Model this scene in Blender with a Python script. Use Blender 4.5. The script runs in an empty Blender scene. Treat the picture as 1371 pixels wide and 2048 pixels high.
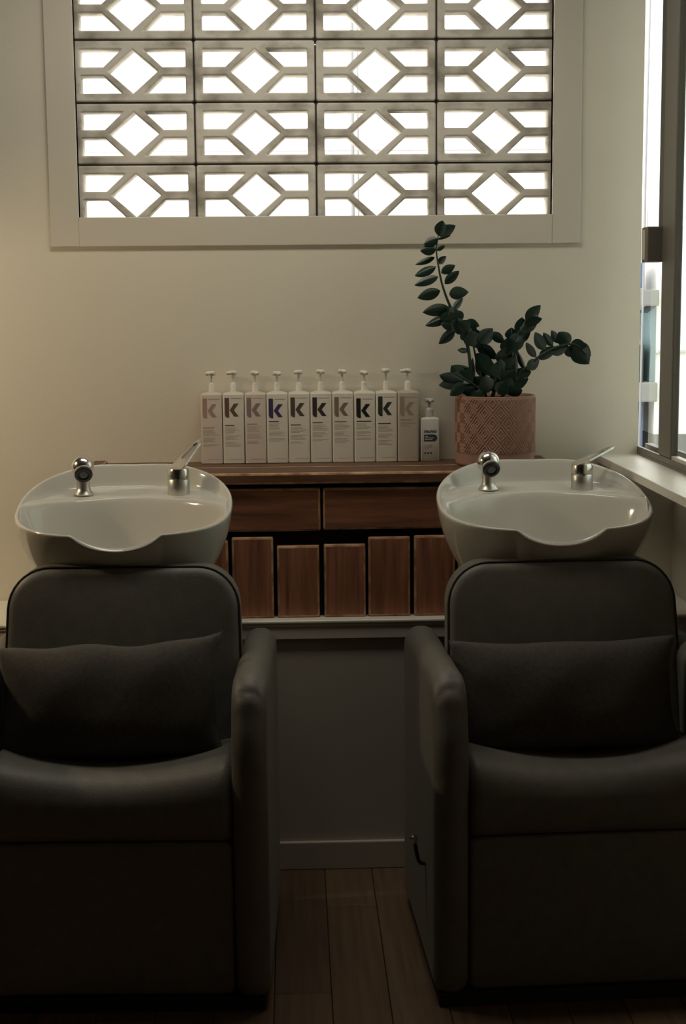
import bpy, bmesh, math, random
from mathutils import Vector, Matrix
random.seed(7)
SC = bpy.context.scene
COL = SC.collection
PI = math.pi

# ------------------------------------------------------------------ camera
cam = bpy.data.cameras.new('camera')
cam_o = bpy.data.objects.new('camera', cam); COL.objects.link(cam_o)
cam.sensor_fit = 'VERTICAL'; cam.sensor_height = 36.0
cam.lens = 36.0 * 3000.0 / 2048.0
cam.clip_start = 0.05; cam.clip_end = 200
p_, y_, r_ = math.radians(7.887), math.radians(1.844), math.radians(0.514)
fw = Vector((math.sin(y_)*math.cos(p_), math.cos(y_)*math.cos(p_), -math.sin(p_)))
rt = Vector((math.cos(y_), -math.sin(y_), 0)); up = rt.cross(fw)
R_ = math.cos(r_)*rt - math.sin(r_)*up; U_ = math.sin(r_)*rt + math.cos(r_)*up
M = Matrix((R_, U_, -fw)).transposed().to_4x4(); M.translation = Vector((-.069, -4.079, 1.4744))
cam_o.matrix_world = M
SC.camera = cam_o

# ------------------------------------------------------------------ world, daylight, exposure
SKY = 5.5
w = bpy.data.worlds.new('overcast_sky'); SC.world = w; w.use_nodes = True
bg = w.node_tree.nodes['Background']
bg.inputs['Color'].default_value = (1.0, .985, .95, 1); bg.inputs['Strength'].default_value = SKY
SC.view_settings.view_transform = 'Standard'; SC.view_settings.look = 'None'
SC.view_settings.gamma = 1.0; SC.view_settings.use_curve_mapping = False
SC.view_settings.exposure = 0.0

def portal(name, loc, rot, sx, sy):
    l = bpy.data.lights.new(name, 'AREA'); l.shape = 'RECTANGLE'; l.size = sx; l.size_y = sy
    l.cycles.is_portal = True
    o = bpy.data.objects.new(name, l); COL.objects.link(o); o.location = loc; o.rotation_euler = rot
portal('window_portal', (.96, -.42, 1.76), (0, PI/2, 0), 1.4, .80)          # side window
portal('window_portal', (0, .12, 2.08), (-PI/2, 0, 0), 1.27, .76)            # breeze block screen

# soft ceiling panel above the basins (its fitting is built further down)
pa_ = bpy.data.lights.new('ceiling_panel_light', 'AREA'); pa_.shape = 'RECTANGLE'; pa_.size = 1.15; pa_.size_y = .28
pa_.energy = 9.2; pa_.color = (1, .93, .78)
pao = bpy.data.objects.new('ceiling_panel_light', pa_); COL.objects.link(pao); pao.location = (-.2, -.74, 2.582)

# ------------------------------------------------------------------ materials
def mat(name, col, rough=.6, metal=0., var=None, vscale=(5, 5, 5), vdetail=4, bump=0., bscale=60, spec=.5, coat=0., ramp=(.35, .65), trans=0.):
    m = bpy.data.materials.new(name); m.use_nodes = True
    nt = m.node_tree; b = nt.nodes['Principled BSDF']
    b.inputs['Base Color'].default_value = (*col, 1); b.inputs['Roughness'].default_value = rough
    b.inputs['Metallic'].default_value = metal; b.inputs['Specular IOR Level'].default_value = spec
    b.inputs['Coat Weight'].default_value = coat
    if trans: b.inputs['Transmission Weight'].default_value = trans
    if var or bump:
        tc = nt.nodes.new('ShaderNodeTexCoord')
    if var:
        mp = nt.nodes.new('ShaderNodeMapping'); mp.inputs['Scale'].default_value = vscale
        nt.links.new(tc.outputs['Object'], mp.inputs['Vector'])
        n = nt.nodes.new('ShaderNodeTexNoise'); n.inputs['Scale'].default_value = 1.0; n.inputs['Detail'].default_value = vdetail
        nt.links.new(mp.outputs['Vector'], n.inputs['Vector'])
        r = nt.nodes.new('ShaderNodeValToRGB')
        r.color_ramp.elements[0].position = ramp[0]; r.color_ramp.elements[1].position = ramp[1]
        r.color_ramp.elements[0].color = (*col, 1); r.color_ramp.elements[1].color = (*var, 1)
        nt.links.new(n.outputs['Fac'], r.inputs['Fac']); nt.links.new(r.outputs['Color'], b.inputs['Base Color'])
    if bump:
        n2 = nt.nodes.new('ShaderNodeTexNoise'); n2.inputs['Scale'].default_value = bscale; n2.inputs['Detail'].default_value = 3
        nt.links.new(tc.outputs['Object'], n2.inputs['Vector'])
        bp = nt.nodes.new('ShaderNodeBump'); bp.inputs['Strength'].default_value = bump; bp.inputs['Distance'].default_value = .002
        nt.links.new(n2.outputs['Fac'], bp.inputs['Height']); nt.links.new(bp.outputs['Normal'], b.inputs['Normal'])
    return m

def glass_mat():
    m = bpy.data.materials.new('window_glass'); m.use_nodes = True; nt = m.node_tree
    nt.nodes.remove(nt.nodes['Principled BSDF']); out = nt.nodes['Material Output']
    t = nt.nodes.new('ShaderNodeBsdfTransparent'); t.inputs['Color'].default_value = (.97, .99, .98, 1)
    g = nt.nodes.new('ShaderNodeBsdfGlossy'); g.inputs['Roughness'].default_value = .02
    lw = nt.nodes.new('ShaderNodeLayerWeight'); lw.inputs['Blend'].default_value = .5
    pw_ = nt.nodes.new('ShaderNodeMath'); pw_.operation = 'POWER'; pw_.inputs[1].default_value = 5.0
    nt.links.new(lw.outputs['Facing'], pw_.inputs[0])
    ge = nt.nodes.new('ShaderNodeNewGeometry')
    inv = nt.nodes.new('ShaderNodeMath'); inv.operation = 'SUBTRACT'; inv.inputs[0].default_value = 1.0
    nt.links.new(ge.outputs['Backfacing'], inv.inputs[1])
    fr = nt.nodes.new('ShaderNodeMath'); fr.operation = 'MULTIPLY'
    nt.links.new(pw_.outputs[0], fr.inputs[0]); nt.links.new(inv.outputs[0], fr.inputs[1])
    mx = nt.nodes.new('ShaderNodeMixShader')
    nt.links.new(fr.outputs[0], mx.inputs[0]); nt.links.new(t.outputs[0], mx.inputs[1]); nt.links.new(g.outputs[0], mx.inputs[2])
    nt.links.new(mx.outputs[0], out.inputs['Surface'])
    return m

MT = {}
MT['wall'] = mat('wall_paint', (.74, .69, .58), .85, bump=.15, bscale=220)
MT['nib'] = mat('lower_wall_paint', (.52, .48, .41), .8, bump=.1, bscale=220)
MT['trim'] = mat('trim_paint', (.66, .61, .52), .5)
MT['cap'] = mat('ledge_gloss_paint', (.80, .76, .66), .35)
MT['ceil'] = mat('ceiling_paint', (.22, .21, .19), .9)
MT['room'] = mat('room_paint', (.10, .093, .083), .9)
MT['block'] = mat('weathered_concrete', (.72, .68, .61), .9, var=(.22, .185, .14), vscale=(8, 8, 13), vdetail=9, ramp=(.46, .70), bump=.5, bscale=90)
MT['mortar'] = mat('dark_mortar', (.05, .045, .04), .95)
MT['plank'] = [mat('floor_oak_%d' % i, c, .5, var=tuple(k*.55 for k in c), vscale=(60, 3, 60), vdetail=5, ramp=(.3, .75)) for i, c in enumerate([(.155, .094, .052), (.13, .079, .043), (.175, .108, .06)])]
MT['subfloor'] = mat('subfloor', (.05, .035, .025), .9)
MT['wood'] = [mat('stained_pine_%d' % i, c, .45, var=tuple(k*.45 for k in c), vscale=s, vdetail=6, ramp=(.35, .7), bump=.25, bscale=120) for i, (c, s) in enumerate([((.34, .14, .082), (4, 60, 60)), ((.47, .195, .112), (60, 60, 4)), ((.155, .075, .042), (3, 50, 50))])]
MT['worn'] = mat('worn_wood_edge', (.72, .43, .24), .5, var=(.32, .16, .085), vscale=(25, 25, 25))
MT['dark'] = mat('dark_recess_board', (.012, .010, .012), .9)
MT['ceramic'] = mat('white_ceramic', (.64, .625, .57), .09, spec=.45)
MT['chrome'] = mat('chrome', (.80, .79, .76), .20, metal=1.)
MT['satin'] = mat('satin_chrome', (.66, .65, .61), .36, metal=1.)
MT['black'] = mat('black_rubber', (.012, .012, .015), .4)
MT['grey'] = mat('nozzle_grey', (.10, .10, .12), .4)
MT['leather'] = mat('charcoal_upholstery', (.145, .139, .121), .5, var=(.125, .12, .105), spec=.5, vscale=(30, 30, 30), bump=.25, bscale=350)
b_ = MT['leather'].node_tree.nodes['Principled BSDF']
b_.inputs['Sheen Weight'].default_value = .08; b_.inputs['Sheen Roughness'].default_value = .35; b_.inputs['Sheen Tint'].default_value = (1, .93, .78, 1)
MT['leather_dark'] = MT['leather']
MT['piping'] = mat('piping_black', (.012, .012, .012), .5)
MT['pillow'] = mat('woven_cushion', (.08, .073, .063), .95, var=(.06, .055, .048), vscale=(120, 120, 120), bump=.5, bscale=500)
MT['plinth'] = mat('plinth_black', (.015, .015, .017), .7)
MT['cream'] = mat('cream_plastic', (.70, .655, .56), .35)
MT['pinkish'] = mat('blush_plastic', (.66, .57, .49), .35)
MT['tan'] = mat('tan_plastic', (.50, .445, .36), .35)
MT['white'] = mat('white_plastic', (.76, .76, .73), .35)
MT['pump'] = mat('pump_white', (.84, .81, .73), .4)
MT['clear'] = mat('frosted_pump', (.62, .60, .56), .3)
MT['text'] = mat('print_grey', (.40, .36, .30), .7)
MT['navy'] = mat('print_navy', (.03, .05, .08), .6)
MT['pot'] = mat('blush_terracotta', (.36, .21, .155), .85, var=(.31, .175, .13), vscale=(12, 12, 12), bump=.2, bscale=150)
MT['soil'] = mat('potting_soil', (.02, .015, .01), .95, bump=.8, bscale=80)
MT['leaf'] = [mat('leaf_green_%d' % i, c, .35, var=tuple(k*.7 for k in c), vscale=(30, 30, 30)) for i, c in enumerate([(.011, .034, .024), (.008, .027, .020), (.016, .042, .028)])]
MT['stem'] = mat('stem_green', (.012, .030, .018), .5)
MT['alu'] = mat('bronze_aluminium', (.17, .155, .13), .45, metal=.2)
MT['alu_d'] = mat('bronze_aluminium_dark', (.09, .083, .07), .5, metal=.2)
MT['alu_l'] = mat('lit_aluminium', (.55, .52, .46), .4)  # pale aluminium, reflected light painted into the rails and latch side
MT['sill'] = mat('sill_paint', (.74, .71, .63), .35)
MT['glass'] = glass_mat()
MT['o_white'] = mat('render_white', (.80, .80, .78), .9)
MT['o_mint'] = mat('render_mint', (.42, .46, .44), .9)
MT['o_lav'] = mat('render_lavender', (.50, .45, .52), .9)
MT['o_grey'] = mat('render_grey', (.16, .165, .155), .9)
MT['o_blue'] = mat('blue_canvas', (.06, .10, .19), .9)
MT['o_teal'] = mat('teal_canvas', (.12, .19, .21), .9)
MT['o_green'] = mat('hedge_green', (.015, .03, .02), .9)
MT['o_pole'] = mat('galvanised_pole', (.20, .20, .20), .6)
MT['o_ground'] = mat('pale_paving', (.50, .48, .44), .9)

# ------------------------------------------------------------------ helpers
def link(o, parent=None):
    COL.objects.link(o)
    if parent is not None: o.parent = parent
    return o
def meshobj(name, verts, faces, m, parent=None, smooth=False):
    me = bpy.data.meshes.new(name); me.from_pydata([tuple(v) for v in verts], [], faces); me.update()
    ms = m if isinstance(m, (list, tuple)) else [m]
    for k in ms: me.materials.append(k)
    bm = bmesh.new(); bm.from_mesh(me); bmesh.ops.recalc_face_normals(bm, faces=bm.faces); bm.to_mesh(me); bm.free()
    if smooth: me.polygons.foreach_set('use_smooth', [True]*len(me.polygons))
    return link(bpy.data.objects.new(name, me), parent)
def bmobj(name, bm, m, parent=None, smooth=False):
    me = bpy.data.meshes.new(name); bm.to_mesh(me); bm.free()
    ms = m if isinstance(m, (list, tuple)) else [m]
    for k in ms: me.materials.append(k)
    if smooth: me.polygons.foreach_set('use_smooth', [True]*len(me.polygons))
    return link(bpy.data.objects.new(name, me), parent)
def bm_box(bm, x0, x1, y0, y1, z0, z1):
    v = [bm.verts.new((x, y, z)) for z in (z0, z1) for y in (y0, y1) for x in (x0, x1)]
    for f in ((0, 2, 3, 1), (4, 5, 7, 6), (0, 1, 5, 4), (2, 6, 7, 3), (0, 4, 6, 2), (1, 3, 7, 5)):
        bm.faces.new([v[i] for i in f])
def boxes(name, lst, m, parent=None, bevel=0., segs=2, edge_mat=None, smooth=False):
    bm = bmesh.new()
    for b in lst: bm_box(bm, *b)
    if bevel:
        r = bmesh.ops.bevel(bm, geom=list(bm.edges), offset=bevel, segments=segs, profile=.6, affect='EDGES')
        if edge_mat is not None:
            for f in r['faces']: f.material_index = 1
    ms = [m, edge_mat] if edge_mat is not None else m
    return bmobj(name, bm, ms, parent, smooth)
def lathe(name, prof, m, parent=None, n=40, loc=(0, 0, 0), axis=None, smooth=True):
    vs, fs = [], []
    for (r, z) in prof:
        for k in range(n):
            a = 2*PI*k/n; vs.append(Vector((r*math.cos(a), r*math.sin(a), z)))
    for i in range(len(prof)-1):
        for k in range(n):
            k2 = (k+1) % n; fs.append((i*n+k, i*n+k2, (i+1)*n+k2, (i+1)*n+k))
    fs.append(tuple(range(n))); fs.append(tuple(range((len(prof)-1)*n, len(prof)*n)))
    if axis is not None:
        q = Vector((0, 0, 1)).rotation_difference(Vector(axis).normalized()); vs = [q @ v for v in vs]
    vs = [v + Vector(loc) for v in vs]
    o = meshobj(name, vs, fs, m, parent, smooth)
    if smooth: o.data.set_sharp_from_angle(angle=math.radians(38))
    return o
def tube(name, pts, rad, m, parent=None, n=10, closed=False):
    pts = [Vector(p) for p in pts]; N = len(pts); vs, fs = [], []
    rads = rad if isinstance(rad, (list, tuple)) else [rad]*N
    prev = None
    for i, p in enumerate(pts):
        a = pts[(i-1) % N] if (closed or i > 0) else p; b = pts[(i+1) % N] if (closed or i < N-1) else p
        t = (b-a).normalized()
        if prev is None: prev = t.orthogonal()
        u = (prev - t*prev.dot(t)).normalized(); prev = u; v = t.cross(u)
        for k in range(n):
            an = 2*PI*k/n; vs.append(p + (u*math.cos(an)+v*math.sin(an))*rads[i])
    for i in range(N if closed else N-1):
        j = (i+1) % N
        for k in range(n):
            k2 = (k+1) % n; fs.append((i*n+k, i*n+k2, j*n+k2, j*n+k))
    if not closed: fs.append(tuple(range(n))); fs.append(tuple(range((N-1)*n, N*n)))
    return meshobj(name, vs, fs, m, parent, True)
def thing(name, label, cat, loc=(0, 0, 0), group=None):
    o = link(bpy.data.objects.new(name, None)); o.location = loc; o.empty_display_size = .1
    o['label'] = label; o['category'] = cat
    if group: o['group'] = group
    return o
def structure(o, label=None):
    o['kind'] = 'structure'
    if label: o['label'] = label
    return o
def setting(name, label):
    o = link(bpy.data.objects.new(name, None)); return structure(o, label)
def tag(o, label, cat, group=None):
    o['label'] = label; o['category'] = cat
    if group: o['group'] = group
    return o
def copy_tree(o, parent=None):
    c = o.copy(); COL.objects.link(c); c.parent = parent
    for ch in list(o.children): copy_tree(ch, c)
    return c
def rounded_poly(pts, rads, seg=8):
    """2-D polygon with filleted corners"""
    out = []; n = len(pts)
    for i in range(n):
        p = Vector(pts[i]); a = Vector(pts[i-1]); b = Vector(pts[(i+1) % n]); r = rads[i] if isinstance(rads, (list, tuple)) else rads
        d1 = (a-p).normalized(); d2 = (b-p).normalized()
        ang = d1.angle(d2); t = r/math.tan(ang/2)
        if r <= 1e-6: out.append(p); continue
        t = min(t, .49*(a-p).length, .49*(b-p).length); r = t*math.tan(ang/2)
        c = p + (d1+d2).normalized()*(r/math.sin(ang/2))
        s = p + d1*t; e = p + d2*t
        a0 = math.atan2(s.y-c.y, s.x-c.x); a1 = math.atan2(e.y-c.y, e.x-c.x)
        da = (a1-a0+PI) % (2*PI) - PI
        for k in range(seg+1):
            an = a0+da*k/seg; out.append(Vector((c.x+r*math.cos(an), c.y+r*math.sin(an))))
    return out
def resample(pts, n):
    P = pts+[pts[0]]; L = [0]
    for i in range(len(pts)): L.append(L[-1]+(P[i+1]-P[i]).length)
    out = []; j = 0
    for k in range(n):
        s = L[-1]*k/n
        while L[j+1] < s: j += 1
        f = (s-L[j])/max(1e-9, L[j+1]-L[j]); out.append(P[j].lerp(P[j+1], f))
    return out
def pad(name, outline, thick, rnd, place, m, parent=None, puff_f=0., puff_b=0., n=120, warp=None):
    """upholstered slab: outline in (a,b), thickness along c from 0 (front) to thick; place(a,b,c)->xyz"""
    O = resample(outline, n); cen = sum(O, Vector((0, 0)))/n
    area = sum(O[i].x*O[(i+1) % n].y-O[(i+1) % n].x*O[i].y for i in range(n))
    sg = 1 if area > 0 else -1
    N = []
    for i in range(n):
        t = (O[(i+1) % n]-O[i-1]).normalized(); N.append(Vector((-t.y, t.x))*sg)
    rings = []
    def inset(d, c): rings.append([(O[i]+N[i]*d, c) for i in range(n)])
    def scaled(s, d, c): rings.append([(cen+(O[i]+N[i]*d-cen)*s, c) for i in range(n)])
    for s, pf in ((.03, 1), (.35, .92), (.65, .68), (.85, .36), (.95, .12)): scaled(s, rnd, -puff_f*pf)
    for k in range(7):
        a = PI/2*k/6; inset(rnd*(1-math.sin(a)), rnd*(1-math.cos(a)))
    for k in range(7):
        a = PI/2*k/6; inset(rnd*(1-math.cos(a)), thick-rnd*(1-math.sin(a)))
    for s, pf in ((.95, .12), (.85, .36), (.65, .68), (.35, .92), (.03, 1)): scaled(s, rnd, thick+puff_b*pf)
    vs, fs = [], []
    for r in rings:
        for (p, c) in r:
            v = Vector(place(p.x, p.y, c))
            vs.append(warp(v) if warp else v)
    for i in range(len(rings)-1):
        for k in range(n):
            k2 = (k+1) % n; fs.append((i*n+k, i*n+k2, (i+1)*n+k2, (i+1)*n+k))
    fs.append(tuple(range(n))); fs.append(tuple(range((len(rings)-1)*n, len(rings)*n)))
    return meshobj(name, vs, fs, m, parent, True)
def prism(bm, poly, y0, y1, mi=0):
    """extrude an (x,z) polygon between y0 (front) and y1"""
    a = [bm.verts.new((p[0], y0, p[1])) for p in poly]; b = [bm.verts.new((p[0], y1, p[1])) for p in poly]
    n = len(poly); fs = [bm.faces.new(a), bm.faces.new(b[::-1])]
    for i in range(n): fs.append(bm.faces.new((a[i], b[i], b[(i+1) % n], a[(i+1) % n])))
    for f in fs: f.material_index = mi
def sstep(a, b, x):
    t = max(0., min(1., (x-a)/(b-a))); return t*t*(3-2*t)

# ------------------------------------------------------------------ room shell
FZ = .02                      # floor level
WY = -.024                    # face of the back wall
HZ = 2.62                     # ceiling
OX0, OX1, OZ0, OZ1 = -.629, .626, 1.707, 2.46      # breeze block opening
fl = structure(boxes('floor', [(-2.7, 1.1, -8.0, .1, -.06, FZ-.012)], MT['subfloor']), 'brown timber plank floor')
pw, pl = .122, 1.30
pm = {}
k = 0
for i in range(27):
    x0 = -2.2+i*pw
    off = (i*0.47) % pl
    for j in range(-1, 3):
        y1 = -.34-j*pl+off-.9; y0 = y1-pl
        y1c = min(y1, -.33)
        if y0 > -.35 or y1 < -3.2: continue
        L = round(y1c-y0-.0016, 4); W = pw-.0016; mi = random.randrange(3)
        key = (L, mi)
        if key not in pm:
            t = boxes('plank', [(0, W, 0, L, -.012, 0)], MT['plank'][mi], fl, bevel=.001, segs=1); pm[key] = t; o = t
        else:
            o = pm[key].copy(); COL.objects.link(o); o.parent = fl
        o.location = (x0, y0, FZ)
structure(boxes('ceiling', [(-2.7, 1.1, -8.0, .1, HZ, HZ+.1)], MT['ceil']))
structure(boxes('wall_back', [(-2.7, OX0, WY, .085, -.06, HZ), (OX1, .868, WY, .085, 1.0, HZ), (OX1, .98, WY, .085, -.06, 1.0), (OX0, OX1, WY, .085, -.06, OZ0), (OX0, OX1, WY, .085, OZ1, HZ)], MT['wall']), 'cream painted back wall above the timber shelf')
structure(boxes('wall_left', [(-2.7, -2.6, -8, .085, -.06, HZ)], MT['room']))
structure(boxes('wall_right', [(.97, 1.1, -8, .085, -.06, 1.035), (.97, 1.1, -8, -.82, 1.035, HZ), (.97, 1.1, -.82, .085, 2.46, HZ)], MT['wall']), 'cream right wall below and around the side window')
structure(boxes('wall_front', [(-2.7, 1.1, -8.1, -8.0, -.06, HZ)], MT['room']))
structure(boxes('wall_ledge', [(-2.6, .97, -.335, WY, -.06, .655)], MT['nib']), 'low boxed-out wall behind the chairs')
# ledge cap: bevelled top board and fascia
structure(boxes('trim_1', [(-2.6, .97, -.3485, WY, .6705, .681), (-2.6, .97, -.3465, -.30, .6635, .6708)], MT['cap'], bevel=.0045, segs=3), 'cream ledge cap under the timber unit')
structure(boxes('trim_2', [(-2.6, .97, -.344, -.33, .632, .6640)], MT['trim'], bevel=.001), 'cream fascia board below the ledge cap')
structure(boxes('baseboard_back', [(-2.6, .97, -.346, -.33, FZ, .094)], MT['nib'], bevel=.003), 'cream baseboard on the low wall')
# architrave round the breeze blocks
tr = setting('trim_3', 'cream flat architrave round the breeze block screen')
FX0, FX1, FZ0, FZ1 = -.704, .701, 1.631, 2.54
boxes('architrave', [(FX0, OX0, WY-.010, WY+.03, FZ0, FZ1)], MT['trim'], tr, bevel=.002)
boxes('architrave', [(OX1, FX1, WY-.010, WY+.03, FZ0, FZ1)], MT['trim'], tr, bevel=.002)
boxes('architrave', [(OX0, OX1, WY-.010, WY+.03, FZ0, OZ0)], MT['trim'], tr, bevel=.002)
boxes('architrave', [(OX0, OX1, WY-.010, WY+.03, OZ1, FZ1)], MT['trim'], tr, bevel=.002)

# ------------------------------------------------------------------ breeze blocks
win2 = setting('window_2', 'weathered concrete breeze block screen with diamond openings')
BW, BH = .32, .16
def block_mesh():
    cu = bpy.data.curves.new('breeze_block', 'CURVE'); cu.dimensions = '2D'; cu.fill_mode = 'BOTH'
    bev = .0045
    cu.extrude = .030-bev; cu.bevel_depth = bev; cu.bevel_resolution = 2
    g = bev
    def spl(pts):
        s = cu.splines.new('POLY'); s.points.add(len(pts)-1); s.use_cyclic_u = True
        for i, p in enumerate(pts): s.points[i].co = (p[0], p[1], 0, 1)
    hw, hh = BW/2-.0022, BH/2-.0022
    spl(rounded_poly([(-hw+g, -hh+g), (hw-g, -hh+g), (hw-g, hh-g), (-hw+g, hh-g)], .002, 2))
    dw, dh = .0708, .0608                      # diamond opening (face)
    dd = .0045
    spl(rounded_poly([(-dw-dd*.3, 0), (0, -dh-dd*.3), (dw+dd*.3, 0), (0, dh+dd*.3)], .006, 4))
    # corner openings: border, bar, diagonal rib
    bx, bz, bar = .0205-.003, .0215-.002, .0085-.002
    s = dh/dw; rib = .0235                         # perpendicular rib thickness
    L = math.hypot(dw, dh)
    dw2 = .0825; dh2 = dw2*.93            # outer diamond edge
    for sx in (-1, 1):
        for sz in (-1, 1):
            zt = BH/2-bz; zb = bar; xl = BW/2-bx
            x_at = lambda z: dw2*(1-z/dh2)
            p = [(sx*xl, sz*zb), (sx*x_at(zb), sz*zb), (sx*x_at(zt), sz*zt), (sx*xl, sz*zt)]
            spl(rounded_poly(p, [.008, .005, .005, .008], 4))
    o = bpy.data.objects.new('tmp', cu); COL.objects.link(o)
    dg = bpy.context.evaluated_depsgraph_get(); me = bpy.data.meshes.new_from_object(o.evaluated_get(dg))
    bpy.data.objects.remove(o); me.name = 'breeze_block'
    me.transform(Matrix.Rotation(PI/2, 4, 'X'))
    me.materials.clear(); me.materials.append(MT['block'])
    return me
bme = block_mesh()
GZ = 2.1656
for r in range(-2, 4):
    for c in range(4):
        o = bpy.data.objects.new('breeze_block', bme.copy() if False else bme); link(o, win2)
        o.location = ((c-1.5)*BW+random.uniform(-.0006, .0006), .030+random.uniform(-.0012, .0012), GZ-(r-.5)*BH-BH+random.uniform(-.0005, .0005))
        if (r+c) % 2: o.rotation_euler = (0, PI, 0)
mort = []
for r in range(-2, 5):
    z = GZ-(r-1)*BH-BH
    mort.append((-.64, .64, .006, .066, z-.0026, z+.0026))
for c in range(-1, 2):
    for r in range(-2, 4):
        z0 = GZ-(r-.5)*BH-1.5*BH; z1 = z0+BH
        if c == 0 and r == 0: z1 -= .014
        mort.append((c*BW-.0026, c*BW+.0026, .006, .066, z0, z1))
boxes('mortar', mort, MT['mortar'], win2)['kind'] = 'stuff'

# ------------------------------------------------------------------ side window (right)
win1 = setting('window_1', 'bronze aluminium sliding side window with sill')
boxes('sill', [(.757, .975, -1.95, WY, 1.0405, 1.0616)], MT['sill'], win1, bevel=.002)
ZT = 2.46
tr_ = boxes('track', [(.866, .935, -.82, WY, 1.0616, 1.069), (.866, .874, -.82, WY, 1.069, 1.084), (.894, .900, -.82, WY, 1.069, 1.080), (.925, .935, -.82, WY, 1.069, 1.09)], MT['alu'], win1, bevel=.001, segs=1)
boxes('track_rail', [(.879, .884, -.82, -.30, 1.069, 1.0765)], MT['alu_l'], tr_)  # pale strips stand for reflected light along the track
boxes('track_rail', [(.879, .884, -.27, WY, 1.069, 1.0765)], MT['alu_l'], tr_)
boxes('head_frame', [(.866, .935, -.82, WY, ZT-.03, ZT)], MT['alu'], win1)
boxes('jamb', [(.925, .935, -.034, WY, 1.07, ZT)], MT['alu'], win1)
boxes('jamb', [(.866, .935, -.82, -.78, 1.07, ZT)], MT['alu'], win1)
boxes('stile', [(.866, .882, -.385, -.262, 1.085, ZT-.03)], MT['alu'], win1, bevel=.002, segs=1)
boxes('stile', [(.868, .884, -.392, -.386, 1.085, ZT-.03)], MT['alu_d'], win1)
boxes('sash_stile', [(.868, .882, -.2615, -.212, 1.663, ZT-.03)], MT['alu_d'], win1, bevel=.001, segs=1)
boxes('bottom_rail', [(.886, .905, -.205, -.034, 1.075, 1.092)], MT['alu'], win1)
boxes('bottom_rail', [(.868, .884, -.78, -.393, 1.078, 1.093)], MT['alu_l'], win1)
boxes('glass_pane', [(.894, .898, -.206, -.033, 1.088, ZT-.03)], MT['glass'], win1)
boxes('glass_pane', [(.875, .879, -.78, -.393, 1.090, ZT-.03)], MT['glass'], win1)
lt = boxes('latch', [(.828, .872, -.262, -.20, 1.573, 1.662)], MT['alu'], win1, bevel=.004, segs=3)
boxes('latch_lit_side', [(.8265, .8285, -.240, -.205, 1.580, 1.655)], MT['alu_l'], lt, bevel=.0008, segs=1)  # pale plate paints the lit inner side of the latch
lt.data.materials[0] = MT['alu']

# ------------------------------------------------------------------ timber shelf unit
unit = thing('timber_shelf_unit', 'rustic dark stained timber shelf unit of salvaged boards against the back wall', 'shelf', (0, 0, .681))
UZ = .681
def ubox(name, x0, x1, y0, y1, z0, z1, mi, bevel=.0058, parent=unit):
    return boxes(name, [(x0, x1, y0, y1, z0-UZ, z1-UZ)], MT['wood'][mi], parent, bevel=bevel, segs=2, edge_mat=MT['worn'])
UX0, UX1 = -.61, .60
ubox('top_board', UX0, UX1, -.326, -.18, 1.0262, 1.055, 2)
ubox('top_board', UX0, UX1, -.178, WY-.001, 1.0262, 1.0549, 2, .002)
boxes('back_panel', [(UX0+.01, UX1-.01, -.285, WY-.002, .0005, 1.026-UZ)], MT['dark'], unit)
for x0, x1, zb in ((-.585, -.0047, .9041), (.0012, .575, .9065)):
    ubox('front_board', x0, x1, -.312, -.286, zb, 1.0145, 0)
for x0, x1, zt in ((-.585, -.478, .880), (-.470, -.362, .884), (-.352, -.2401, .8826), (-.2312, -.1257, .8905), (-.1168, -.009, .867), (.0026, .109, .8692), (.1154, .2229, .8869), (.2325, .3380, .8891), (.345, .452, .876), (.459, .567, .884)):
    ubox('upright_board', x0, x1, -.312+random.uniform(-.002, .002), -.286, UZ+.0005, zt, 1)
ubox('end_cleat', -.606, -.570, -.27, -.05, 1.0552, 1.0640, 2, .003)
ubox('end_cleat', .570, .599, -.27, -.05, 1.0552, 1.0640, 2, .003)

# ------------------------------------------------------------------ pump bottles
SZ = 1.0553
def arc_pts(cx, cz, r, a0, a1, n=5): return [(cx+r*math.cos(a0+(a1-a0)*i/n), cz+r*math.sin(a0+(a1-a0)*i/n)) for i in range(n+1)]
def pump(parent, z0, m, s=1., yaw=0., h=.0572, rc=.0078):
    lathe('pump_collar', [(rc*s, z0), (rc*s, z0+.021), (rc*.8*s, z0+.0245), (.004*s, z0+.0265)], m, parent, 20)
    lathe('pump_stem', [(.0036*s, z0+.025), (.0036*s, z0+h-.013), (.0050*s, z0+h-.010)], m, parent, 12)
    # bow-shaped head with a short spout
    bm = bmesh.new(); zt = z0+h
    prism(bm, [(-.0100*s, zt-.0120), (-.004*s, zt-.0110), (.004*s, zt-.0110), (.0092*s, zt-.0125), (.0105*s, zt-.0050), (.0092*s, zt-.001), (-.0085*s, zt), (-.0110*s, zt-.003)], -.0070*s, .0070*s)
    prism(bm, [(-.0035*s, zt-.011), (.0035*s, zt-.011), (.0042*s, zt-.002), (-.0042*s, zt-.002)], -.024*s, -.005*s)
    bmesh.ops.rotate(bm, verts=bm.verts, cent=(0, 0, 0), matrix=Matrix.Rotation(yaw, 3, 'Z'))
    bmesh.ops.recalc_face_normals(bm, faces=bm.faces)
    bmesh.ops.bevel(bm, geom=list(bm.edges), offset=.0012, segments=2, affect='EDGES')
    return bmobj('pump_head', bm, m, parent, True)
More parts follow.
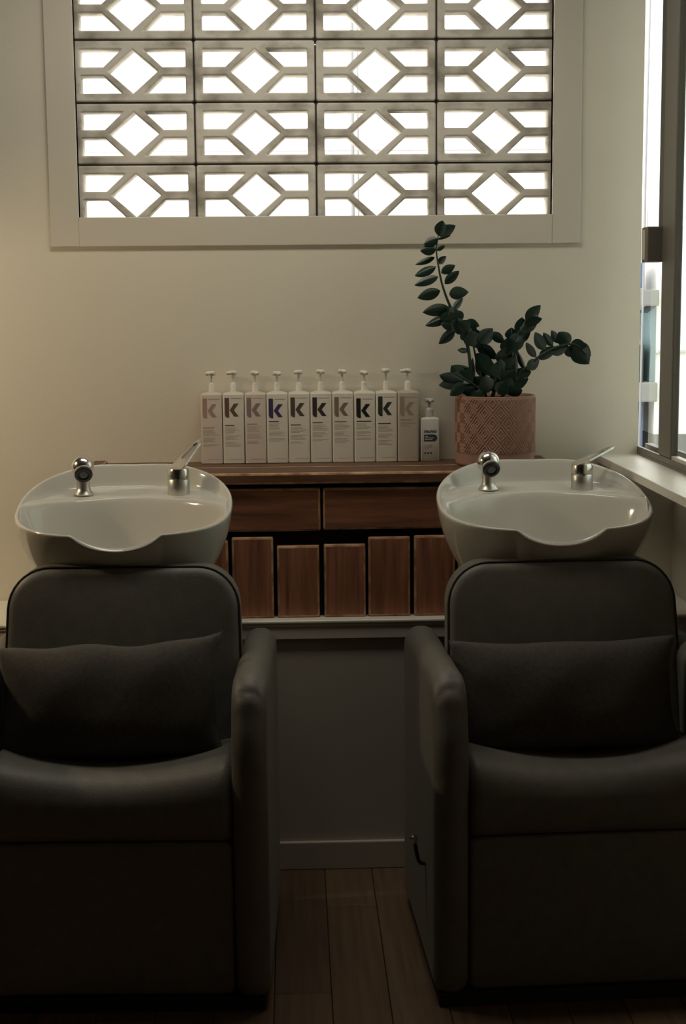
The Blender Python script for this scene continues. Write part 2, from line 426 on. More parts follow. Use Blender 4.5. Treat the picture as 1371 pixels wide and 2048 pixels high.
def bottle_body(parent, w, d, h, m, rc=.0055, rt=.006):
    base = rounded_poly([(-w/2, -d/2), (w/2, -d/2), (w/2, d/2), (-w/2, d/2)], rc, 5); n = len(base); vs, fs = [], []
    rings = [(.0015, 0), (0, .0015), (0, h-rt)]+[(rt*(1-math.cos(PI/2*k/4)), h-rt+rt*math.sin(PI/2*k/4)*.8) for k in range(1, 5)]+[(w*.3, h+.002)]
    for ins, z in rings:
        s = 1-2*ins/w
        for p in base: vs.append((p.x*s, p.y*s, z))
    for i in range(len(rings)-1):
        for k in range(n): fs.append((i*n+k, i*n+(k+1) % n, (i+1)*n+(k+1) % n, (i+1)*n+k))
    fs.append(tuple(range(n))); fs.append(tuple(range((len(rings)-1)*n, len(rings)*n)))
    o = meshobj('bottle_body', vs, fs, m, parent, True); o.data.set_sharp_from_angle(angle=math.radians(40)); return o
kcols = {'blush': (.42, .27, .22), 'brown': (.13, .075, .06), 'mauve': (.27, .20, .21), 'purple': (.055, .035, .12), 'umber': (.085, .065, .055), 'plum': (.04, .026, .036), 'taupe': (.22, .17, .115), 'black': (.008, .008, .014), 'pine': (.028, .036, .030), 'sand': (.34, .29, .22)}
kmat = {k: mat('print_'+k, v, .6) for k, v in kcols.items()}
spec = [  # colour word, body, k drop, label
 ('blush', 'pinkish', .0085, 'tall blush pump bottle with a faint pink letter k, leftmost of the row'),
 ('brown', 'cream', .0075, 'tall cream pump bottle with a chocolate brown letter k'),
 ('mauve', 'pinkish', .0075, 'tall blush pump bottle with a pale mauve letter k'),
 ('purple', 'cream', .0105, 'tall cream pump bottle with a purple letter k'),
 ('umber', 'cream', .0080, 'tall cream pump bottle with a grey-brown letter k, between the purple and plum ones'),
 ('plum', 'cream', .0085, 'tall cream pump bottle with a dark plum letter k, sixth from the left'),
 ('taupe', 'cream', .0085, 'tall cream pump bottle with a taupe letter k'),
 ('black', 'cream', .0125, 'tall cream pump bottle with a jet black letter k set lower than its neighbours'),
 ('pine', 'cream', .0080, 'tall cream pump bottle with a dark green-grey letter k'),
 ('sand', 'tan', .0085, 'tall tan pump bottle with a tone-on-tone letter k, next to the small white bottle'),
]
BWD, BD, BHT = .0568, .0545, .1885
for i, (kc, body, drop, lab) in enumerate(spec):
    cx = -.317+.0582*(i+.5)+.0002
    t = thing('pump_bottle', lab, 'bottle', (cx, -.088+BD/2, SZ), 'tall pump bottles on the timber shelf')
    t.rotation_euler = (0, 0, random.uniform(-.012, .012))
    bo = bottle_body(t, BWD, BD, BHT, MT[body]); yf = -BD/2
    pump(t, BHT, MT['pump'], 1., yaw=[-.5, -.7, .25, .3, -.4, .2, .25, .15, -.25, -.9][i], h=.0572+[0, .001, 0, -.002, .001, .002, .002, -.002, .003, .002][i])
    # letter k
    bm = bmesh.new(); x0 = -BWD/2+.0058; zt = BHT-drop-.0055; H = .0525; wst = .0118
    stem = [(x0, zt), (x0, zt-H+.009)]+arc_pts(x0+.009, zt-H+.009, .009, PI, 1.5*PI, 5)+[(x0+wst, zt-H), (x0+wst, zt)]
    prism(bm, stem[::-1], yf-.0005, yf+.0005)
    vx, vz = x0+wst+.0012, zt-.0325
    arm = [(vx, vz), (x0+.0250, zt-.0150), (x0+.0370, zt-.0150), (vx+.0115, vz), (x0+.0370, zt-.0495), (x0+.0250, zt-.0495)]
    prism(bm, arm, yf-.0005, yf+.0005)
    bmesh.ops.recalc_face_normals(bm, faces=bm.faces); bmobj('letter_k', bm, kmat[kc], t)
    # strips of small print
    bm = bmesh.new()
    def strip(xa, xb, z, hh): prism(bm, [(xa, z-hh), (xb, z-hh), (xb, z), (xa, z)], yf-.0003, yf+.0003)
    strip(x0+wst+.004, BWD/2-.0065, zt-.0008, .0018)
    zz = zt-H-[.024, .0195, .0165, .0075, .0195, .0135, .0115, .0075, .0185, .0085][i]
    hl = random.uniform(.022, .044)
    prism(bm, [(x0, zz-.0024), (x0+hl, zz-.0024), (x0+hl, zz), (x0, zz)], yf-.0003, yf+.0003, 1)
    zz -= .007
    for q in range(random.choice((11, 12, 13)) if kc != 'sand' else 4):
        strip(x0, x0+random.uniform(.024, .042), zz, .0011); zz -= .0034 + (.004 if q in (4, 8) else 0)
    strip(x0+.010, BWD/2-.006, .0125, .0009)
    bmesh.ops.recalc_face_normals(bm, faces=bm.faces); bmobj('small_print', bm, [MT['text'] if body != 'tan' else MT['tan'], kmat[kc]], t)['kind'] = 'stuff'

t = thing('pump_bottle', 'small white pump bottle with a navy patch, beside the pink plant pot', 'bottle', (.2948, -.062, SZ))
SW, SD, SH = .0495, .040, .1155
bottle_body(t, SW, SD, SH, MT['white'], .003, .0035)
pump(t, SH, MT['clear'], 1.05, yaw=.1, h=.0525, rc=.0105)
yf = -SD/2
bm = bmesh.new(); xl = -SW/2+.0085; zt = SH-.0440
prism(bm, ([(xl, zt-.0185), (xl+.026, zt-.0185)]+arc_pts(xl+.026, zt-.00925, .00925, -PI/2, PI/2, 8)+[(xl, zt)]), yf-.0005, yf+.0004)
bmobj('navy_patch', bm, MT['navy'], t)
bm = bmesh.new()
for q in range(3): prism(bm, [(xl+.003, zt-.0060-q*.004), (xl+(.010, .026, .022)[q], zt-.0060-q*.004), (xl+(.010, .026, .022)[q], zt-.0044-q*.004), (xl+.003, zt-.0044-q*.004)], yf-.0008, yf-.0004)
bmobj('patch_print', bm, MT['white'], t)['kind'] = 'stuff'
bm = bmesh.new()
for q in range(5): prism(bm, [(xl, zt-.028-q*.0024), (xl+(.023, .021, .022, .020, .013)[q], zt-.028-q*.0024), (xl+(.023, .021, .022, .020, .013)[q], zt-.0268-q*.0024), (xl, zt-.0268-q*.0024)], yf-.0004, yf+.0003)
prism(bm, [(xl, .0150), (xl+.024, .0150), (xl+.024, .0158), (xl, .0158)], yf-.0004, yf+.0003)
bmobj('small_print', bm, MT['text'], t)['kind'] = 'stuff'
bm = bmesh.new()
for q in range(3): prism(bm, arc_pts(xl+.003+q*.0078, .0215, .0027, 0, 2*PI*.92, 10), yf-.0005, yf+.0003)
bmobj('round_icons', bm, MT['navy'], t)['kind'] = 'stuff'
fc = bpy.data.curves.new('lettering', 'FONT'); fc.body = 'muvo'; fc.size = .0135; fc.extrude = .0003; fc.shear = .15; fc.offset = .0004
fo = bpy.data.objects.new('tmp', fc); COL.objects.link(fo)
me = bpy.data.meshes.new_from_object(fo.evaluated_get(bpy.context.evaluated_depsgraph_get())); bpy.data.objects.remove(fo)
me.transform(Matrix.Rotation(PI/2, 4, 'X')); xs = [v.co.x for v in me.vertices]; wd = max(xs)-min(xs)
me.transform(Matrix.Diagonal((.0335/wd, 1, 1, 1))); me.transform(Matrix.Translation((xl-.0005, yf-.0001, SH-.0395)))
me.materials.clear(); me.materials.append(MT['navy']); o = bpy.data.objects.new('lettering', me); link(o, t)

# ------------------------------------------------------------------ potted plant
PX, PY = .458, -.165
plant = thing('potted_plant', 'leafy dark green zz plant in a blush pink pot with embossed diamonds', 'plant', (PX, PY, SZ))
def pot_mesh():
    R, Hh = .1045, .180; nt_, nz = 640, 150; vs, fs = [], []
    for j in range(nz+1):
        z = Hh*j/nz
        for i in range(nt_):
            a = 2*PI*i/nt_; s = a*R
            d = 0.
            if .034 < z < Hh-.005:
                cw, ch = 2*PI*R/16, .052
                u = (s/cw) % 1-.5; v = ((z-.034)/ch) % 1-.5
                q = abs(u)*2+abs(v)*2
                q = q if q < 1 else 2-q
                d = .0022*(.5+.5*math.cos(q*2*PI*2.5))
            edge = .004*(1-min(1, z/.006))**2
            r = R-edge-.0012+d
            vs.append((r*math.cos(a), r*math.sin(a), z))
    n = nt_
    for r, z in ((R-.003, Hh+.001), (R-.007, Hh), (R-.008, Hh-.012)):
        for i in range(n): a = 2*PI*i/n; vs.append((r*math.cos(a), r*math.sin(a), z))
    for j in range(nz+3):
        for i in range(n): fs.append((j*n+i, j*n+(i+1) % n, (j+1)*n+(i+1) % n, (j+1)*n+i))
    fs.append(tuple(range(n)))
    return vs, fs
meshobj('pot', *pot_mesh(), MT['pot'], plant, True)
lathe('soil', [(.0965, .160), (.0965, .170), (.06, .174), (.001, .175)], MT['soil'], plant, 32)
def C(x, y, d=0.):      # traced sketch coordinates (plant's own plane) to plant-local metres
    return Vector(((x-617)*.0004005, d, .180-(y-1207)*.0004005))
def leaf_mesh(i, bend, fold):
    vs, fs = [], []; nu, nv = 9, 4
    for side in (0, 1):
        for a in range(nu+1):
            t = a/nu; wd = math.sin(PI*min(1., t**.85))**.8*.5 if 0 < t < 1 else 0.
            for b in range(nv+1):
                s = b/nv*2-1
                z = bend*(t*t)-bend*.25*t+fold*abs(s)*wd*1.0+(-.012 if side else .012)*(1-s*s)*(wd*2)
                vs.append((t, s*wd, z))
    off = (nu+1)*(nv+1)
    for side in (0, 1):
        for a in range(nu):
            for b in range(nv):
                q = [side*off+a*(nv+1)+b, side*off+a*(nv+1)+b+1, side*off+(a+1)*(nv+1)+b+1, side*off+(a+1)*(nv+1)+b]
                fs.append(tuple(q if not side else q[::-1]))
    me = bpy.data.meshes.new('leaf'); me.from_pydata(vs, [], fs); me.materials.append(MT['leaf'][i]); me.polygons.foreach_set('use_smooth', [True]*len(fs)); return me
LM = [leaf_mesh(i % 3, b, f) for i, (b, f) in enumerate([(-.12, .25), (.10, .3), (-.2, .15), (.04, .35), (-.05, .2), (.16, .22)])]
def add_leaf(parent, x0, y0, x1, y1, wpx, d0, d1=None, roll=None):
    A = C(x0, y0, d0); B = C(x1, y1, d0+random.uniform(-.012, .012) if d1 is None else d1)
    ax = (B-A); L = ax.length; ax.normalize()
    rl = random.uniform(-.55, .55) if roll is None else roll
    side = ax.cross(Vector((0, -1, 0))).normalized(); nrm = ax.cross(side).normalized()
    q = Matrix.Rotation(rl, 3, ax); side = q @ side; nrm = side.cross(ax) * -1
    wd = wpx*.0004005/max(.75, math.cos(rl))*1.28
    o = bpy.data.objects.new('leaf', random.choice(LM)); link(o, parent)
    m3 = Matrix((ax*L, side*wd, ax.cross(side)*L*.8)).transposed().to_4x4(); m3.translation = A
    o.matrix_local = m3
    return o
def stem(pts, d, r0, r1):
    P = [C(x, y, dd) for (x, y), dd in zip(pts, d)]
    Q = []
    for i in range(len(P)-1):
        for k in range(4):
            t = k/4; a = P[max(0, i-1)]; b = P[i]; c = P[i+1]; e = P[min(len(P)-1, i+2)]
            Q.append(.5*((2*b)+(-a+c)*t+(2*a-5*b+4*c-e)*t*t+(-a+3*b-3*c+e)*t**3))
    Q.append(P[-1]); n = len(Q)
    return tube('stem', Q, [r0+(r1-r0)*i/(n-1) for i in range(n)], MT['stem'], plant, 8)
s1 = stem([(480, 1230), (455, 1060), (435, 900), (390, 770), (330, 655), (295, 580), (262, 480), (240, 370), (228, 270), (242, 180)], [-.01, -.01, -.01, -.015, -.02, -.02, -.02, -.02, -.015, -.01], .0052, .0016)
for a in [(240,185,262,88,60,0), (245,182,352,115,60,.2), (240,200,146,236,50,.2), (236,205,322,178,16,.2), (228,265,124,276,56,0), (232,275,284,243,22,0), (222,315,99,364,32,.2), (245,357,301,308,34,.2), (230,375,87,438,46,.2), (258,418,349,370,46,.1), (240,440,84,493,48,.1), (280,488,373,406,48,.1), (258,528,109,577,60,.1), (306,552,438,540,66,.1), (338,652,404,577,36,.2),
          (320,640,143,667,64,0), (315,690,157,752,48,.3), (320,660,190,640,56,.4), (350,700,245,700,60,-.3), (380,745,255,742,72,.2), (370,700,300,640,60,.3), (400,790,330,705,80,.4), (360,720,300,625,50,-.3), (420,728,512,757,46,.2), (345,780,242,872,52,.2), (430,800,360,730,90,-.2), (400,720,345,660,60,.1), (455,850,410,760,90,.3), (480,820,400,735,70,-.4), (508,868,596,772,78,0), (470,890,450,785,90,.2), (490,900,495,780,90,-.3), (440,915,360,912,28,.2), (460,830,380,790,60,.5)]:
    add_leaf(s1, *a[:5], -.012+random.uniform(-.02, .015), None, a[5])
s4 = stem([(560, 1230), (500, 1000), (470, 860)], [.0, .005, .01], .004, .002)
for a in [(500,880,638,972,64,.2), (590,800,672,868,50,.1), (495,930,622,1042,36,.2), (490,935,605,1085,80,.3), (560,1100,500,960,60,.2), (480,1100,470,960,24,.3)]:
    add_leaf(s4, *a[:5], .0+random.uniform(-.015, .02), None, a[5])
s2 = stem([(590, 1230), (640, 1050), (700, 900), (790, 750), (870, 655)], [-.015, -.02, -.03, -.03, -.03], .0055, .0018)
for a in [(800,730,892,627,62,.1), (785,750,898,711,50,.2), (770,820,775,703,66,.1), (765,800,880,690,70,-.2), (715,850,712,768,66,.2), (730,860,838,752,86,.1), (690,940,690,830,90,-.2), (705,910,800,800,86,.3), (660,1010,668,890,90,.2), (665,1000,750,880,86,-.2), (630,1100,636,970,90,.2), (645,1090,738,960,84,.2), (700,960,760,850,70,.4), (610,1170,622,1050,86,-.3), (740,1060,735,930,36,.4), (650,1130,720,1030,70,.3)]:
    add_leaf(s2, *a[:5], -.03+random.uniform(-.015, .012), None, a[5])
s3 = stem([(650, 1230), (740, 1090), (830, 1010), (920, 935), (1040, 885), (1130, 885), (1195, 950)], [-.01, -.02, -.03, -.035, -.04, -.04, -.035], .005, .002)
for a in [(802,1042,752,915,30,.2), (870,962,790,862,42,.2), (928,915,848,798,60,.2), (978,890,912,802,44,.2), (1028,872,962,788,44,.2), (1082,880,1012,798,78,.1), (1085,885,1192,890,66,.1), (1110,890,1212,1008,100,0), (1120,880,1228,960,70,.3), (1068,895,1125,965,60,.3), (885,975,1010,895,58,.2), (960,935,1075,895,52,-.2), (808,1032,895,980,58,.1), (1010,900,1100,910,40,.3), (720,1095,842,1052,72,.2), (695,1135,825,1100,76,-.2), (665,1175,785,1135,92,.3), (740,1110,820,1030,60,.4), (690,1190,775,1172,60,.2)]:
    add_leaf(s3, *a[:5], -.03+random.uniform(-.015, .012), None, a[5])
s5 = stem([(540, 1230), (470, 1140), (400, 1095), (345, 1060)], [-.02, -.04, -.05, -.05], .004, .002)
for a in [(400,1112,238,1068,64,.1), (400,1100,322,1006,76,.1), (410,1112,233,1137,62,.2), (400,1122,306,1200,62,.2), (445,1032,343,1008,22,.2), (430,1105,335,1060,86,.3), (450,1120,380,1040,80,-.2), (450,1150,370,1130,80,.3), (560,1185,438,1105,86,.2), (555,1185,468,1085,86,-.3), (560,1185,535,1075,86,.2), (600,1185,605,1085,86,.3), (530,1195,398,1180,66,.2), (650,1190,705,1085,86,.2), (500,1190,430,1150,70,.4), (620,1195,660,1110,80,-.3)]:
    add_leaf(s5, *a[:5], -.04+random.uniform(-.015, .02), None, a[5])

# ------------------------------------------------------------------ wash basins
def make_basin(label, loc, lever_pitch, lever_yaw):
    t = thing('wash_basin', label, 'basin', loc)      # origin on the floor below the bowl
    z0 = FZ
    A, BB, BF, NN = .2505, .235, .245, 2.35
    def outline(th):
        c, s = math.cos(th), math.sin(th)
        x = A*math.copysign(abs(c)**(2/NN), c); y = (BB if s > 0 else BF)*math.copysign(abs(s)**(2/NN), s)
        return x, y
    def rimz(x, y):
        z = 1.012+.243*y+.377*y*y
        if y > .1: z -= .007*math.exp(-(x/.09)**2)*sstep(.1, .2, y)
        return z
    def notch(x, y):
        if y > -.1: return 0.
        q = abs(x-.004)/.099
        return (1-q*q)**.75 if q < 1 else 0.
    n = 240; rings = []
    base_z = .80
    # outer from the foot up: (outline scale, fraction of the drop below the rim)
    outer = [(.30, 1.0), (.45, .995), (.55, .975), (.64, .93), (.71, .86), (.78, .75), (.845, .62), (.90, .49), (.945, .355), (.975, .235), (.992, .13), (1.0, .06), (1.002, .025)]
    def pt(th, s, z): x, y = outline(th); return Vector((x*s, y*s, z-z0))
    for s, f in outer:
        r = []
        for k in range(n):
            th = 2*PI*k/n; x, y = outline(th); nz = notch(x, y); zr = rimz(x, y)-.031*nz
            ss = s-nz*(.030*max(0, 1-f/.30)+.012*math.exp(-((f-.2)/.12)**2)) if f < .5 else s
            q = pt(th, ss, zr-(zr-base_z)*f)
            if q.y < 0: q.y *= 1-.34*f
            r.append(q)
        rings.append(r)
    for s, dz in ((.999, -.0015), (.990, .0015), (.976, .0015), (.966, -.0015), (.960, -.007)):
        r = []
        for k in range(n):
            th = 2*PI*k/n; x, y = outline(th); nz = notch(x, y)
            r.append(pt(th, s-.055*nz, rimz(x, y)-.031*nz+dz*(1+.6*nz)))
        rings.append(r)
    fz = .895
    m_in = 72
    for j in range(1, m_in+1):
        s = .958*(1-j/m_in)+.012
        r = []
        for k in range(n):
            th = 2*PI*k/n; x, y = outline(th); nz = notch(x, y); zr = rimz(x, y)-.031*nz-.008
            ss = s*(1-.055*nz*sstep(.3, .95, s))
            u = s/.958
            f = max(0., (u-.55)/.45)**2.6
            z = fz+(zr-fz)*f
            X, Y = x*ss, y*ss
            yb = .092-2.4*X*X                       # front edge of the tap deck
            dk = sstep(yb-.035, yb+.012, Y)
            deck = 1.018+.10*max(0, Y-.09)
            z = z+(max(z, deck)-z)*dk
            r.append(Vector((X, Y, z-z0)))
        rings.append(r)
    vs = [v for r in rings for v in r]; fs = []
    for i in range(len(rings)-1):
        for k in range(n):
            k2 = (k+1) % n; fs.append((i*n+k, i*n+k2, (i+1)*n+k2, (i+1)*n+k))
    fs.append(tuple(range(n))); fs.append(tuple(range((len(rings)-1)*n, len(rings)*n)))
    meshobj('bowl', vs, fs, MT['ceramic'], t, True)
    # column that carries the bowl, behind the chair
    boxes('column', [(-.13, .13, .03, .20, 0, base_z+.004-z0)], MT['plinth'], t, bevel=.015, segs=3)
    D = lambda x, y, z: (x, y, z-z0)
    # hand spray on its holder
    sx, sy, sz = -.1135, .130, 1.0215
    sp = lathe('spray_holder', [(.024, 0), (.0245, .003), (.021, .008), (.0175, .013), (.0160, .018), (.0160, .052), (.0165, .056)], MT['satin'], t, 32, D(sx, sy, sz))
    prof = [(.0278*math.cos(a), .0278*math.sin(a)) for a in [(-80+i*10)*PI/180 for i in range(17)]]
    lathe('spray_head', prof+[(.002, .0279)], MT['chrome'], t, 36, D(sx, sy, sz+.069), (.05, .25, 1))
    ax = Vector((.16, -.86, -.48)).normalized(); c0 = Vector(D(sx, sy, sz+.066))
    lathe('spray_neck', [(.0215, .004), (.0215, .024)], MT['chrome'], t, 32, c0, ax)
    nz_ = lathe('nozzle_ring', [(.0212, .022), (.0216, .030), (.0185, .0335), (.0125, .0330), (.0115, .029)], MT['black'], t, 32, c0, ax)
    lathe('nozzle_face', [(.0112, .028), (.0100, .0305), (.001, .031)], MT['grey'], nz_, 24, c0, ax)
    # mixer
    mx, my, mz = .1165, .130, 1.0195
    lathe('mixer_body', [(.0262, 0), (.0268, .002), (.0268, .037), (.0258, .0385)], MT['satin'], t, 40, D(mx, my, mz))
    cap = lathe('mixer_cap', [(.0252, .0385), (.0268, .040), (.0268, .058), (.0245, .064), (.012, .067), (.001, .0675)], MT['chrome'], t, 40, D(mx, my, mz))
    lathe('indicator_dot', [(.0022, 0), (.0022, .0012)], MT['black'], cap, 12, Vector(D(mx, my, mz))+Vector((0, -.0265, .0385)), (0, -1, 0))
    # loop lever: flat oval plate that runs out into an open loop
    L = .098
    def lp(u, v, h):      # u along the lever, v across, h up
        p = Vector((u, v, h)); p.rotate(Matrix.Rotation(-lever_pitch, 3, 'Y')); p.rotate(Matrix.Rotation(lever_yaw, 3, 'Z'))
        return p+Vector(D(mx, my, mz+.0665))
    vsl, fsl = [], []
    out2 = [(-.027*math.cos(a), .0240*math.sin(a)) for a in [(-90+i*15)*PI/180 for i in range(13)]]
    outl = [( -.024, 0), (-.0205, -.0125), (-.009, -.0205), (.006, -.0215), (.025, -.0175), (.045, -.0135), (.065, -.0110), (.080, -.0085), (.0875, 0),
            (.080, .0085), (.065, .0110), (.045, .0135), (.025, .0175), (.006, .0215), (-.009, .0205), (-.0205, .0125)]
    O2 = resample(rounded_poly(outl, .006, 3), 64)
    inl = rounded_poly([(.024, -.0105), (.065, -.0065), (.0815, 0), (.065, .0065), (.024, .0105), (.019, 0)], .003, 3)
    cen = Vector((.045, 0)); I2 = []
    inn = resample(inl, 200)
    for p in O2:
        d = (p-cen); a = math.atan2(d.y, d.x)
        I2.append(min(inn, key=lambda q: abs((math.atan2((q-cen).y, (q-cen).x)-a+PI) % (2*PI)-PI)))
    N2 = len(O2)
    for ring, h in ((O2, 0), (O2, .0045), (I2, .0055), (I2, 0)):
        for p in ring: vsl.append(lp(p.x*1.13, p.y*1.05, h+.012*max(0, p.x-.02)))
    for i in range(4):
        j = (i+1) % 4
        for k in range(N2): fsl.append((i*N2+k, i*N2+(k+1) % N2, j*N2+(k+1) % N2, j*N2+k))
    lv = meshobj('mixer_lever', vsl, fsl, MT['chrome'], t, True); lv.data.set_sharp_from_angle(angle=math.radians(35))
    return t
make_basin('white ceramic backwash basin at left, its mixer lever raised steeply', (-.467, -.58, FZ), math.radians(38), math.radians(45))
make_basin('white ceramic backwash basin beside the side window, its mixer lever lying low', (.517, -.58, FZ), math.radians(20), math.radians(20))

# ------------------------------------------------------------------ shampoo chairs
CY0 = -.85
def make_chair(label, cx, turn):
    t = thing('shampoo_chair', label, 'chair', (cx, CY0, FZ)); t.rotation_euler = (0, 0, math.radians(turn))
    L_ = lambda x, y, z: Vector((x, y-CY0, z-FZ))
    # backrest: rounded slab, leaning back
    hb = .255
    ol = rounded_poly([(-hb-.012, .42), (hb+.012, .42), (hb-.002, .905), (-hb+.002, .905)], [.03, .03, .092, .092], 14)
    lean = math.tan(math.radians(13))
    yt = -.812
    def pb(a, b, c): return L_(a, yt-(.905-b)*lean+c, b)
    bk = pad('backrest', ol, .085, .022, pb, MT['leather_dark'], t, .012, .004, 140)
    O = resample(ol, 120)
    sel = [p for p in O]
    tube('piping', [pb(p.x*.994, .42+(p.y-.42)*.997, .012) for p in sel], .0032, MT['piping'], bk, 8, True)
    # seat cushion: dished, rolled front edge
    prof = [(-.80, .388), (-1.108, .386), (-1.117, .40), (-1.121, .43), (-1.119, .462), (-1.112, .487), (-1.098, .506), (-1.078, .518), (-1.05, .525), (-1.0, .527), (-.95, .524), (-.9, .520), (-.84, .514), (-.80, .510)]
    nx = 40; vs, fs = [], []; hw = .2505; m = len(prof)
    for i in range(nx+1):
        u = i/nx*2-1; e = 1-abs(u)**14*.0; ed = .012*max(0, (abs(u)-.93)/.07)**2
        for (yy, zz) in prof:
            dish = .034*(1-abs(u)**2.0) if zz > .44 else 0
            k = sstep(.44, .50, zz)
            z = zz+k*(.026-dish)-ed*k
            y = yy+(ed if yy < -1.05 else 0)+(.004*(1-abs(u)**2) if yy < -1.05 else 0)
            vs.append(L_(u*hw, y, z))
    for i in range(nx):
        for j in range(m): fs.append((i*m+j, i*m+(j+1) % m, (i+1)*m+(j+1) % m, (i+1)*m+j))
    fs.append(tuple(range(m))); fs.append(tuple(range(nx*m, (nx+1)*m)))
    meshobj('seat_cushion', vs, fs, MT['leather'], t, True)
    # front panel under the seat
    olp = rounded_poly([(-.2505, .052), (.2505, .052), (.2505, .383), (-.2505, .383)], .012, 5)
    pad('front_panel', olp, .30, .010, lambda a, b, c: L_(a, -1.112+c, b), MT['leather_dark'], t, .003, 0, 100)
    # arms
    for sgn in (-1, 1):
        ola = rounded_poly([(-.535, .040), (-.545, .722), (-1.085, .722), (-1.128, .58), (-1.126, .040)], [.04, .07, .085, .25, .038], 18)
        def pa(a, b, c, sgn=sgn): return L_(sgn*(.2512+c), a, b)
        def warp(v, sgn=sgn):
            # stitched folds where the top turns down to the front
            yy, zz = v.y+CY0, v.z+FZ
            d = math.hypot((yy+1.085)/.05, (zz-.700)/.035)
            f = .0028*math.sin((zz-.70)*520)*math.exp(-d*d)
            return v+Vector((0, -f, f*.6))
        pad('arm', ola, .074, .034, pa, MT['leather'], t, .0, .003, 220, warp)
    boxes('plinth', [(-.315, .315, -1.118-CY0, -.56-CY0, 0, .050-FZ)], MT['plinth'], t, bevel=.004, segs=2)
    return t
make_chair('charcoal shampoo chair at left, a slouching cushion on its seat', -.450, -1.7)
ch = make_chair('charcoal shampoo chair beside the side window, with a bent metal lever on its flank', .522, 2.3)
# recline lever on the flank of the right chair
Lc = lambda x, y, z: (x-.530, y-CY0, z-FZ+.017)
lev = tube('recline_lever', [Lc(.216, -.985, .266), Lc(.200, -.985, .266), Lc(.193, -.985, .267), Lc(.188, -.985, .273), Lc(.184, -.985, .290), Lc(.181, -.985, .308), Lc(.177, -.985, .318)], .0042, MT['black'], ch, 10)
lathe('lever_knob', [(.002, -.010), (.0085, -.008), (.010, 0), (.0085, .008), (.002, .010)], MT['chrome'], lev, 20, Lc(.1765, -.985, .3215), (0, 1, .1))

# ------------------------------------------------------------------ cushions
def make_pillow(name, label, loc, lean, rotz, tilt, w, h, th, seed, ears, wave):
    rnd = random.Random(seed); nu, nv = 56, 34; vs, fs = [], []
    o_ = []
    for side in (1, -1):
        for j in range(nv+1):
            v = j/nv*2-1
            for i in range(nu+1):
                u = i/nu*2-1
                pin = 1-.045*(1-u*u)*abs(v)**3
                ex = 1-.055*(1-v*v)*abs(u)**3
                x = u*w/2*ex; z = v*h/2*pin
                if v > 0: z += wave*math.sin(u*7.5+seed)*v**3*(1-u**4)
                f = ((1-abs(u)**2.6)*(1-abs(v)**2.6)); f = max(0, f)**.5
                y = -side*th/2*f
                y += -side*f*(.0022*math.sin(u*4.1+v*2.3+seed)+.0016*math.sin(u*8.3-v*3.7+2*seed))
                for (eu, ev, dx, dz) in ears:
                    q = max(0, 1-math.hypot((u-eu)*1.6, (v-ev)*1.2)/.7)
                    x += dx*q*q; z += dz*q*q
                vs.append((x, y, z+h/2))
    off = (nu+1)*(nv+1)
    for s in (0, 1):
        for j in range(nv):
            for i in range(nu):
                a = s*off+j*(nu+1)+i; q = (a, a+1, a+nu+2, a+nu+1); fs.append(q if s == 0 else q[::-1])
    me = bpy.data.meshes.new(name); me.from_pydata(vs, [], fs); me.materials.append(MT['pillow'])
    bm = bmesh.new(); bm.from_mesh(me); bmesh.ops.remove_doubles(bm, verts=bm.verts, dist=.0002); bmesh.ops.recalc_face_normals(bm, faces=bm.faces); bm.to_mesh(me); bm.free()
    me.polygons.foreach_set('use_smooth', [True]*len(me.polygons))
    o = link(bpy.data.objects.new(name, me)); o.location = loc; o.rotation_euler = (-lean, tilt, rotz)
    return tag(o, label, 'cushion', 'lumbar cushions on the shampoo chairs')
make_pillow('lumbar_cushion', 'dark woven cushion with scalloped top edge on the left shampoo chair', (-.468, -.975, .515), math.radians(15), 0, math.radians(-1.2), .475, .252, .125, 3, [(1, 1, .006, .016), (-1, 1, 0, -.005), (1, -1, .012, -.002)], .0045)
make_pillow('lumbar_cushion', 'dark woven cushion with straight top edge on the chair beside the side window', (.508, -.975, .518), math.radians(15), 0, math.radians(-.8), .485, .240, .125, 8, [(-1, 1, -.004, .006), (1, -1, .022, -.004), (1, 1, .006, .004)], .0015)

# ------------------------------------------------------------------ pendant lamp (out of frame on the left)
cpl = thing('ceiling_light_panel', 'flat ceiling light panel above the basins, outside the frame', 'light', (-.2, -.74, HZ))
boxes('housing', [(-.60, .60, -.165, .165, -.030, 0)], MT['white'], cpl, bevel=.003)
lamp = thing('pendant_lamp', 'warm pendant lamp hanging left of the breeze block screen, outside the frame', 'lamp', (-1.5, -.66, HZ))
lathe('ceiling_rose', [(.05, -.03), (.05, 0)], MT['satin'], lamp, 24)
tube('cord', [(0, 0, -.03), (0, 0, -.85)], .003, MT['black'], lamp, 8)
lathe('lamp_shade', [(.16, -1.01), (.05, -.85), (.001, -.845), (.05, -.846), (.158, -1.005)], MT['cream'], lamp, 32)
em = bpy.data.materials.new('bulb_glow'); em.use_nodes = True
em.node_tree.nodes['Principled BSDF'].inputs['Emission Color'].default_value = (1, .8, .55, 1); em.node_tree.nodes['Principled BSDF'].inputs['Emission Strength'].default_value = 4
lathe('bulb', [(.005, -.98), (.022, -.97), (.03, -.945), (.02, -.91), (.012, -.88), (.012, -.86)], em, lamp, 20)
pl_ = bpy.data.lights.new('lamp_light', 'POINT'); pl_.energy = 18.0; pl_.color = (1, .78, .50); pl_.shadow_soft_size = .05
po = bpy.data.objects.new('lamp_light', pl_); link(po, lamp); po.location = (0, 0, -1.03)

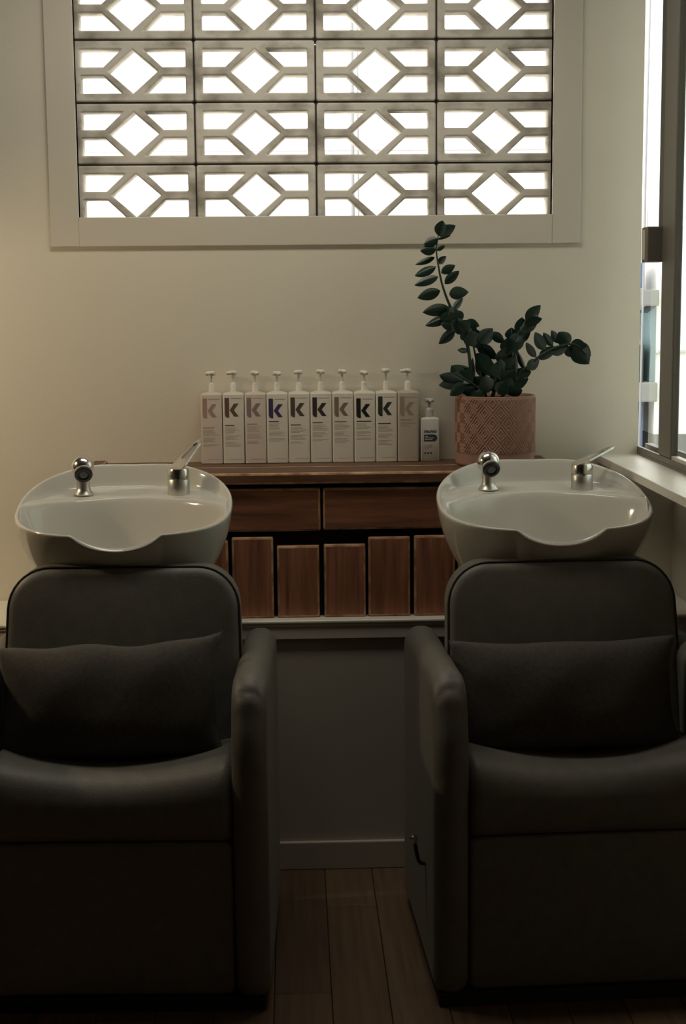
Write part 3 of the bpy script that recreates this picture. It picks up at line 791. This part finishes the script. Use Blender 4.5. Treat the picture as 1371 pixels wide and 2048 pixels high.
# ------------------------------------------------------------------ street outside
structure(boxes('ground_outside', [(-30, 40, .2, 40, -.3, .0)], MT['o_ground']))
structure(boxes('ground_side', [(1.1, 40, -20, .2, -.3, .0)], MT['o_ground']))
hs = thing('neighbour_house', 'pale rendered house across the lane with grey ledges, seen through the screen', 'house', (0, 6, 0))
boxes('wall', [(-9, 9, 0, 3, 0, 3.6)], MT['o_white'], hs)
boxes('fascia', [(-9, 2.15, -.06, 0, 2.47, 2.60)], MT['o_lav'], hs)
boxes('roof', [(-9.3, 9.3, -.3, 3.3, 3.6, 3.75)], MT['o_white'], hs)
boxes('ledge', [(1.9, 2.292, -.40, 0, 1.445, 1.549)], MT['o_grey'], hs, bevel=.01)
boxes('ledge', [(1.9, 2.292, -.40, 0, .827, .953)], MT['o_grey'], hs, bevel=.01)
boxes('plinth', [(2.292, 9, -.34, 0, 0, .608)], MT['o_grey'], hs)
boxes('string_course', [(2.292, 9, -.33, 0, 1.143, 1.158)], MT['o_mint'], hs)
boxes('bay', [(2.295, 9, -.30, 0, .608, 3.6)], MT['o_white'], hs)
boxes('shutter', [(2.17, 2.20, -.32, 0, 1.561, 1.725)], MT['o_blue'], hs)
boxes('shutter', [(2.18, 2.212, -.32, 0, .30, .826)], MT['o_blue'], hs)
bm = bmesh.new(); prism(bm, [(2.252, .953), (2.292, .953), (2.292, 1.444), (2.236, 1.40), (2.262, 1.18)], -.32, -.02); bmesh.ops.recalc_face_normals(bm, faces=bm.faces)
bmobj('awning', bm, MT['o_teal'], hs)
boxes('planter', [(2.178, 2.205, -.36, -.02, .953, 1.195)], MT['o_green'], hs)
boxes('window', [(2.165, 2.262, -.05, 0, 1.95, 2.12)], MT['o_mint'], hs)
pole = thing('service_pole', 'thin grey service pole outside, behind the breeze blocks', 'pole', (.258, 4, 0))
tube('shaft', [(0, 0, 0), (0, 0, 4.2)], .010, MT['o_pole'], pole, 10)
tube('conduit', [(.03, 0, 0), (.03, 0, 4.2)], .004, MT['o_pole'], pole, 8)
tag(tube('drop_wire', [(1.80, 4, 0), (1.812, 4, 1.5), (1.814, 4, 2.2), (1.83, 4, 4.2)], .006, MT['o_pole']), 'thin cable hanging outside the narrow left pane', 'cable')
hs2 = thing('unseen_lane_house', 'unseen pale mint rendered house by the side window, tall to block sky', 'house', (3.0, -1, 0))  # out of view; added and built tall to hold sky off the side window
boxes('wall', [(0, 3, -7, 6.6, 0, 5.9)], MT['o_mint'], hs2)
boxes('coping', [(-.06, 3, -7.05, 6.6, 5.9, 6.0)], MT['o_white'], hs2)
aw = thing('added_awning', 'unseen white awning added over the side window to cut sky light', 'awning', (1.1, -.55, 2.5))  # added out of view to reduce sky light through the side window
bm = bmesh.new()
for k in range(7): bm_box(bm, .001+k*.16, .001+(k+1)*.16-.004, -1.0, .9, -.02-k*.03, .0-k*.03)
bmobj('added_awning_slats', bm, MT['o_white'], aw)['kind'] = 'stuff'
boxes('bracket', [(.001, 1.10, -.98, -.96, -.25, -.22)], MT['o_pole'], aw)
boxes('bracket', [(.001, 1.10, .86, .88, -.25, -.22)], MT['o_pole'], aw)
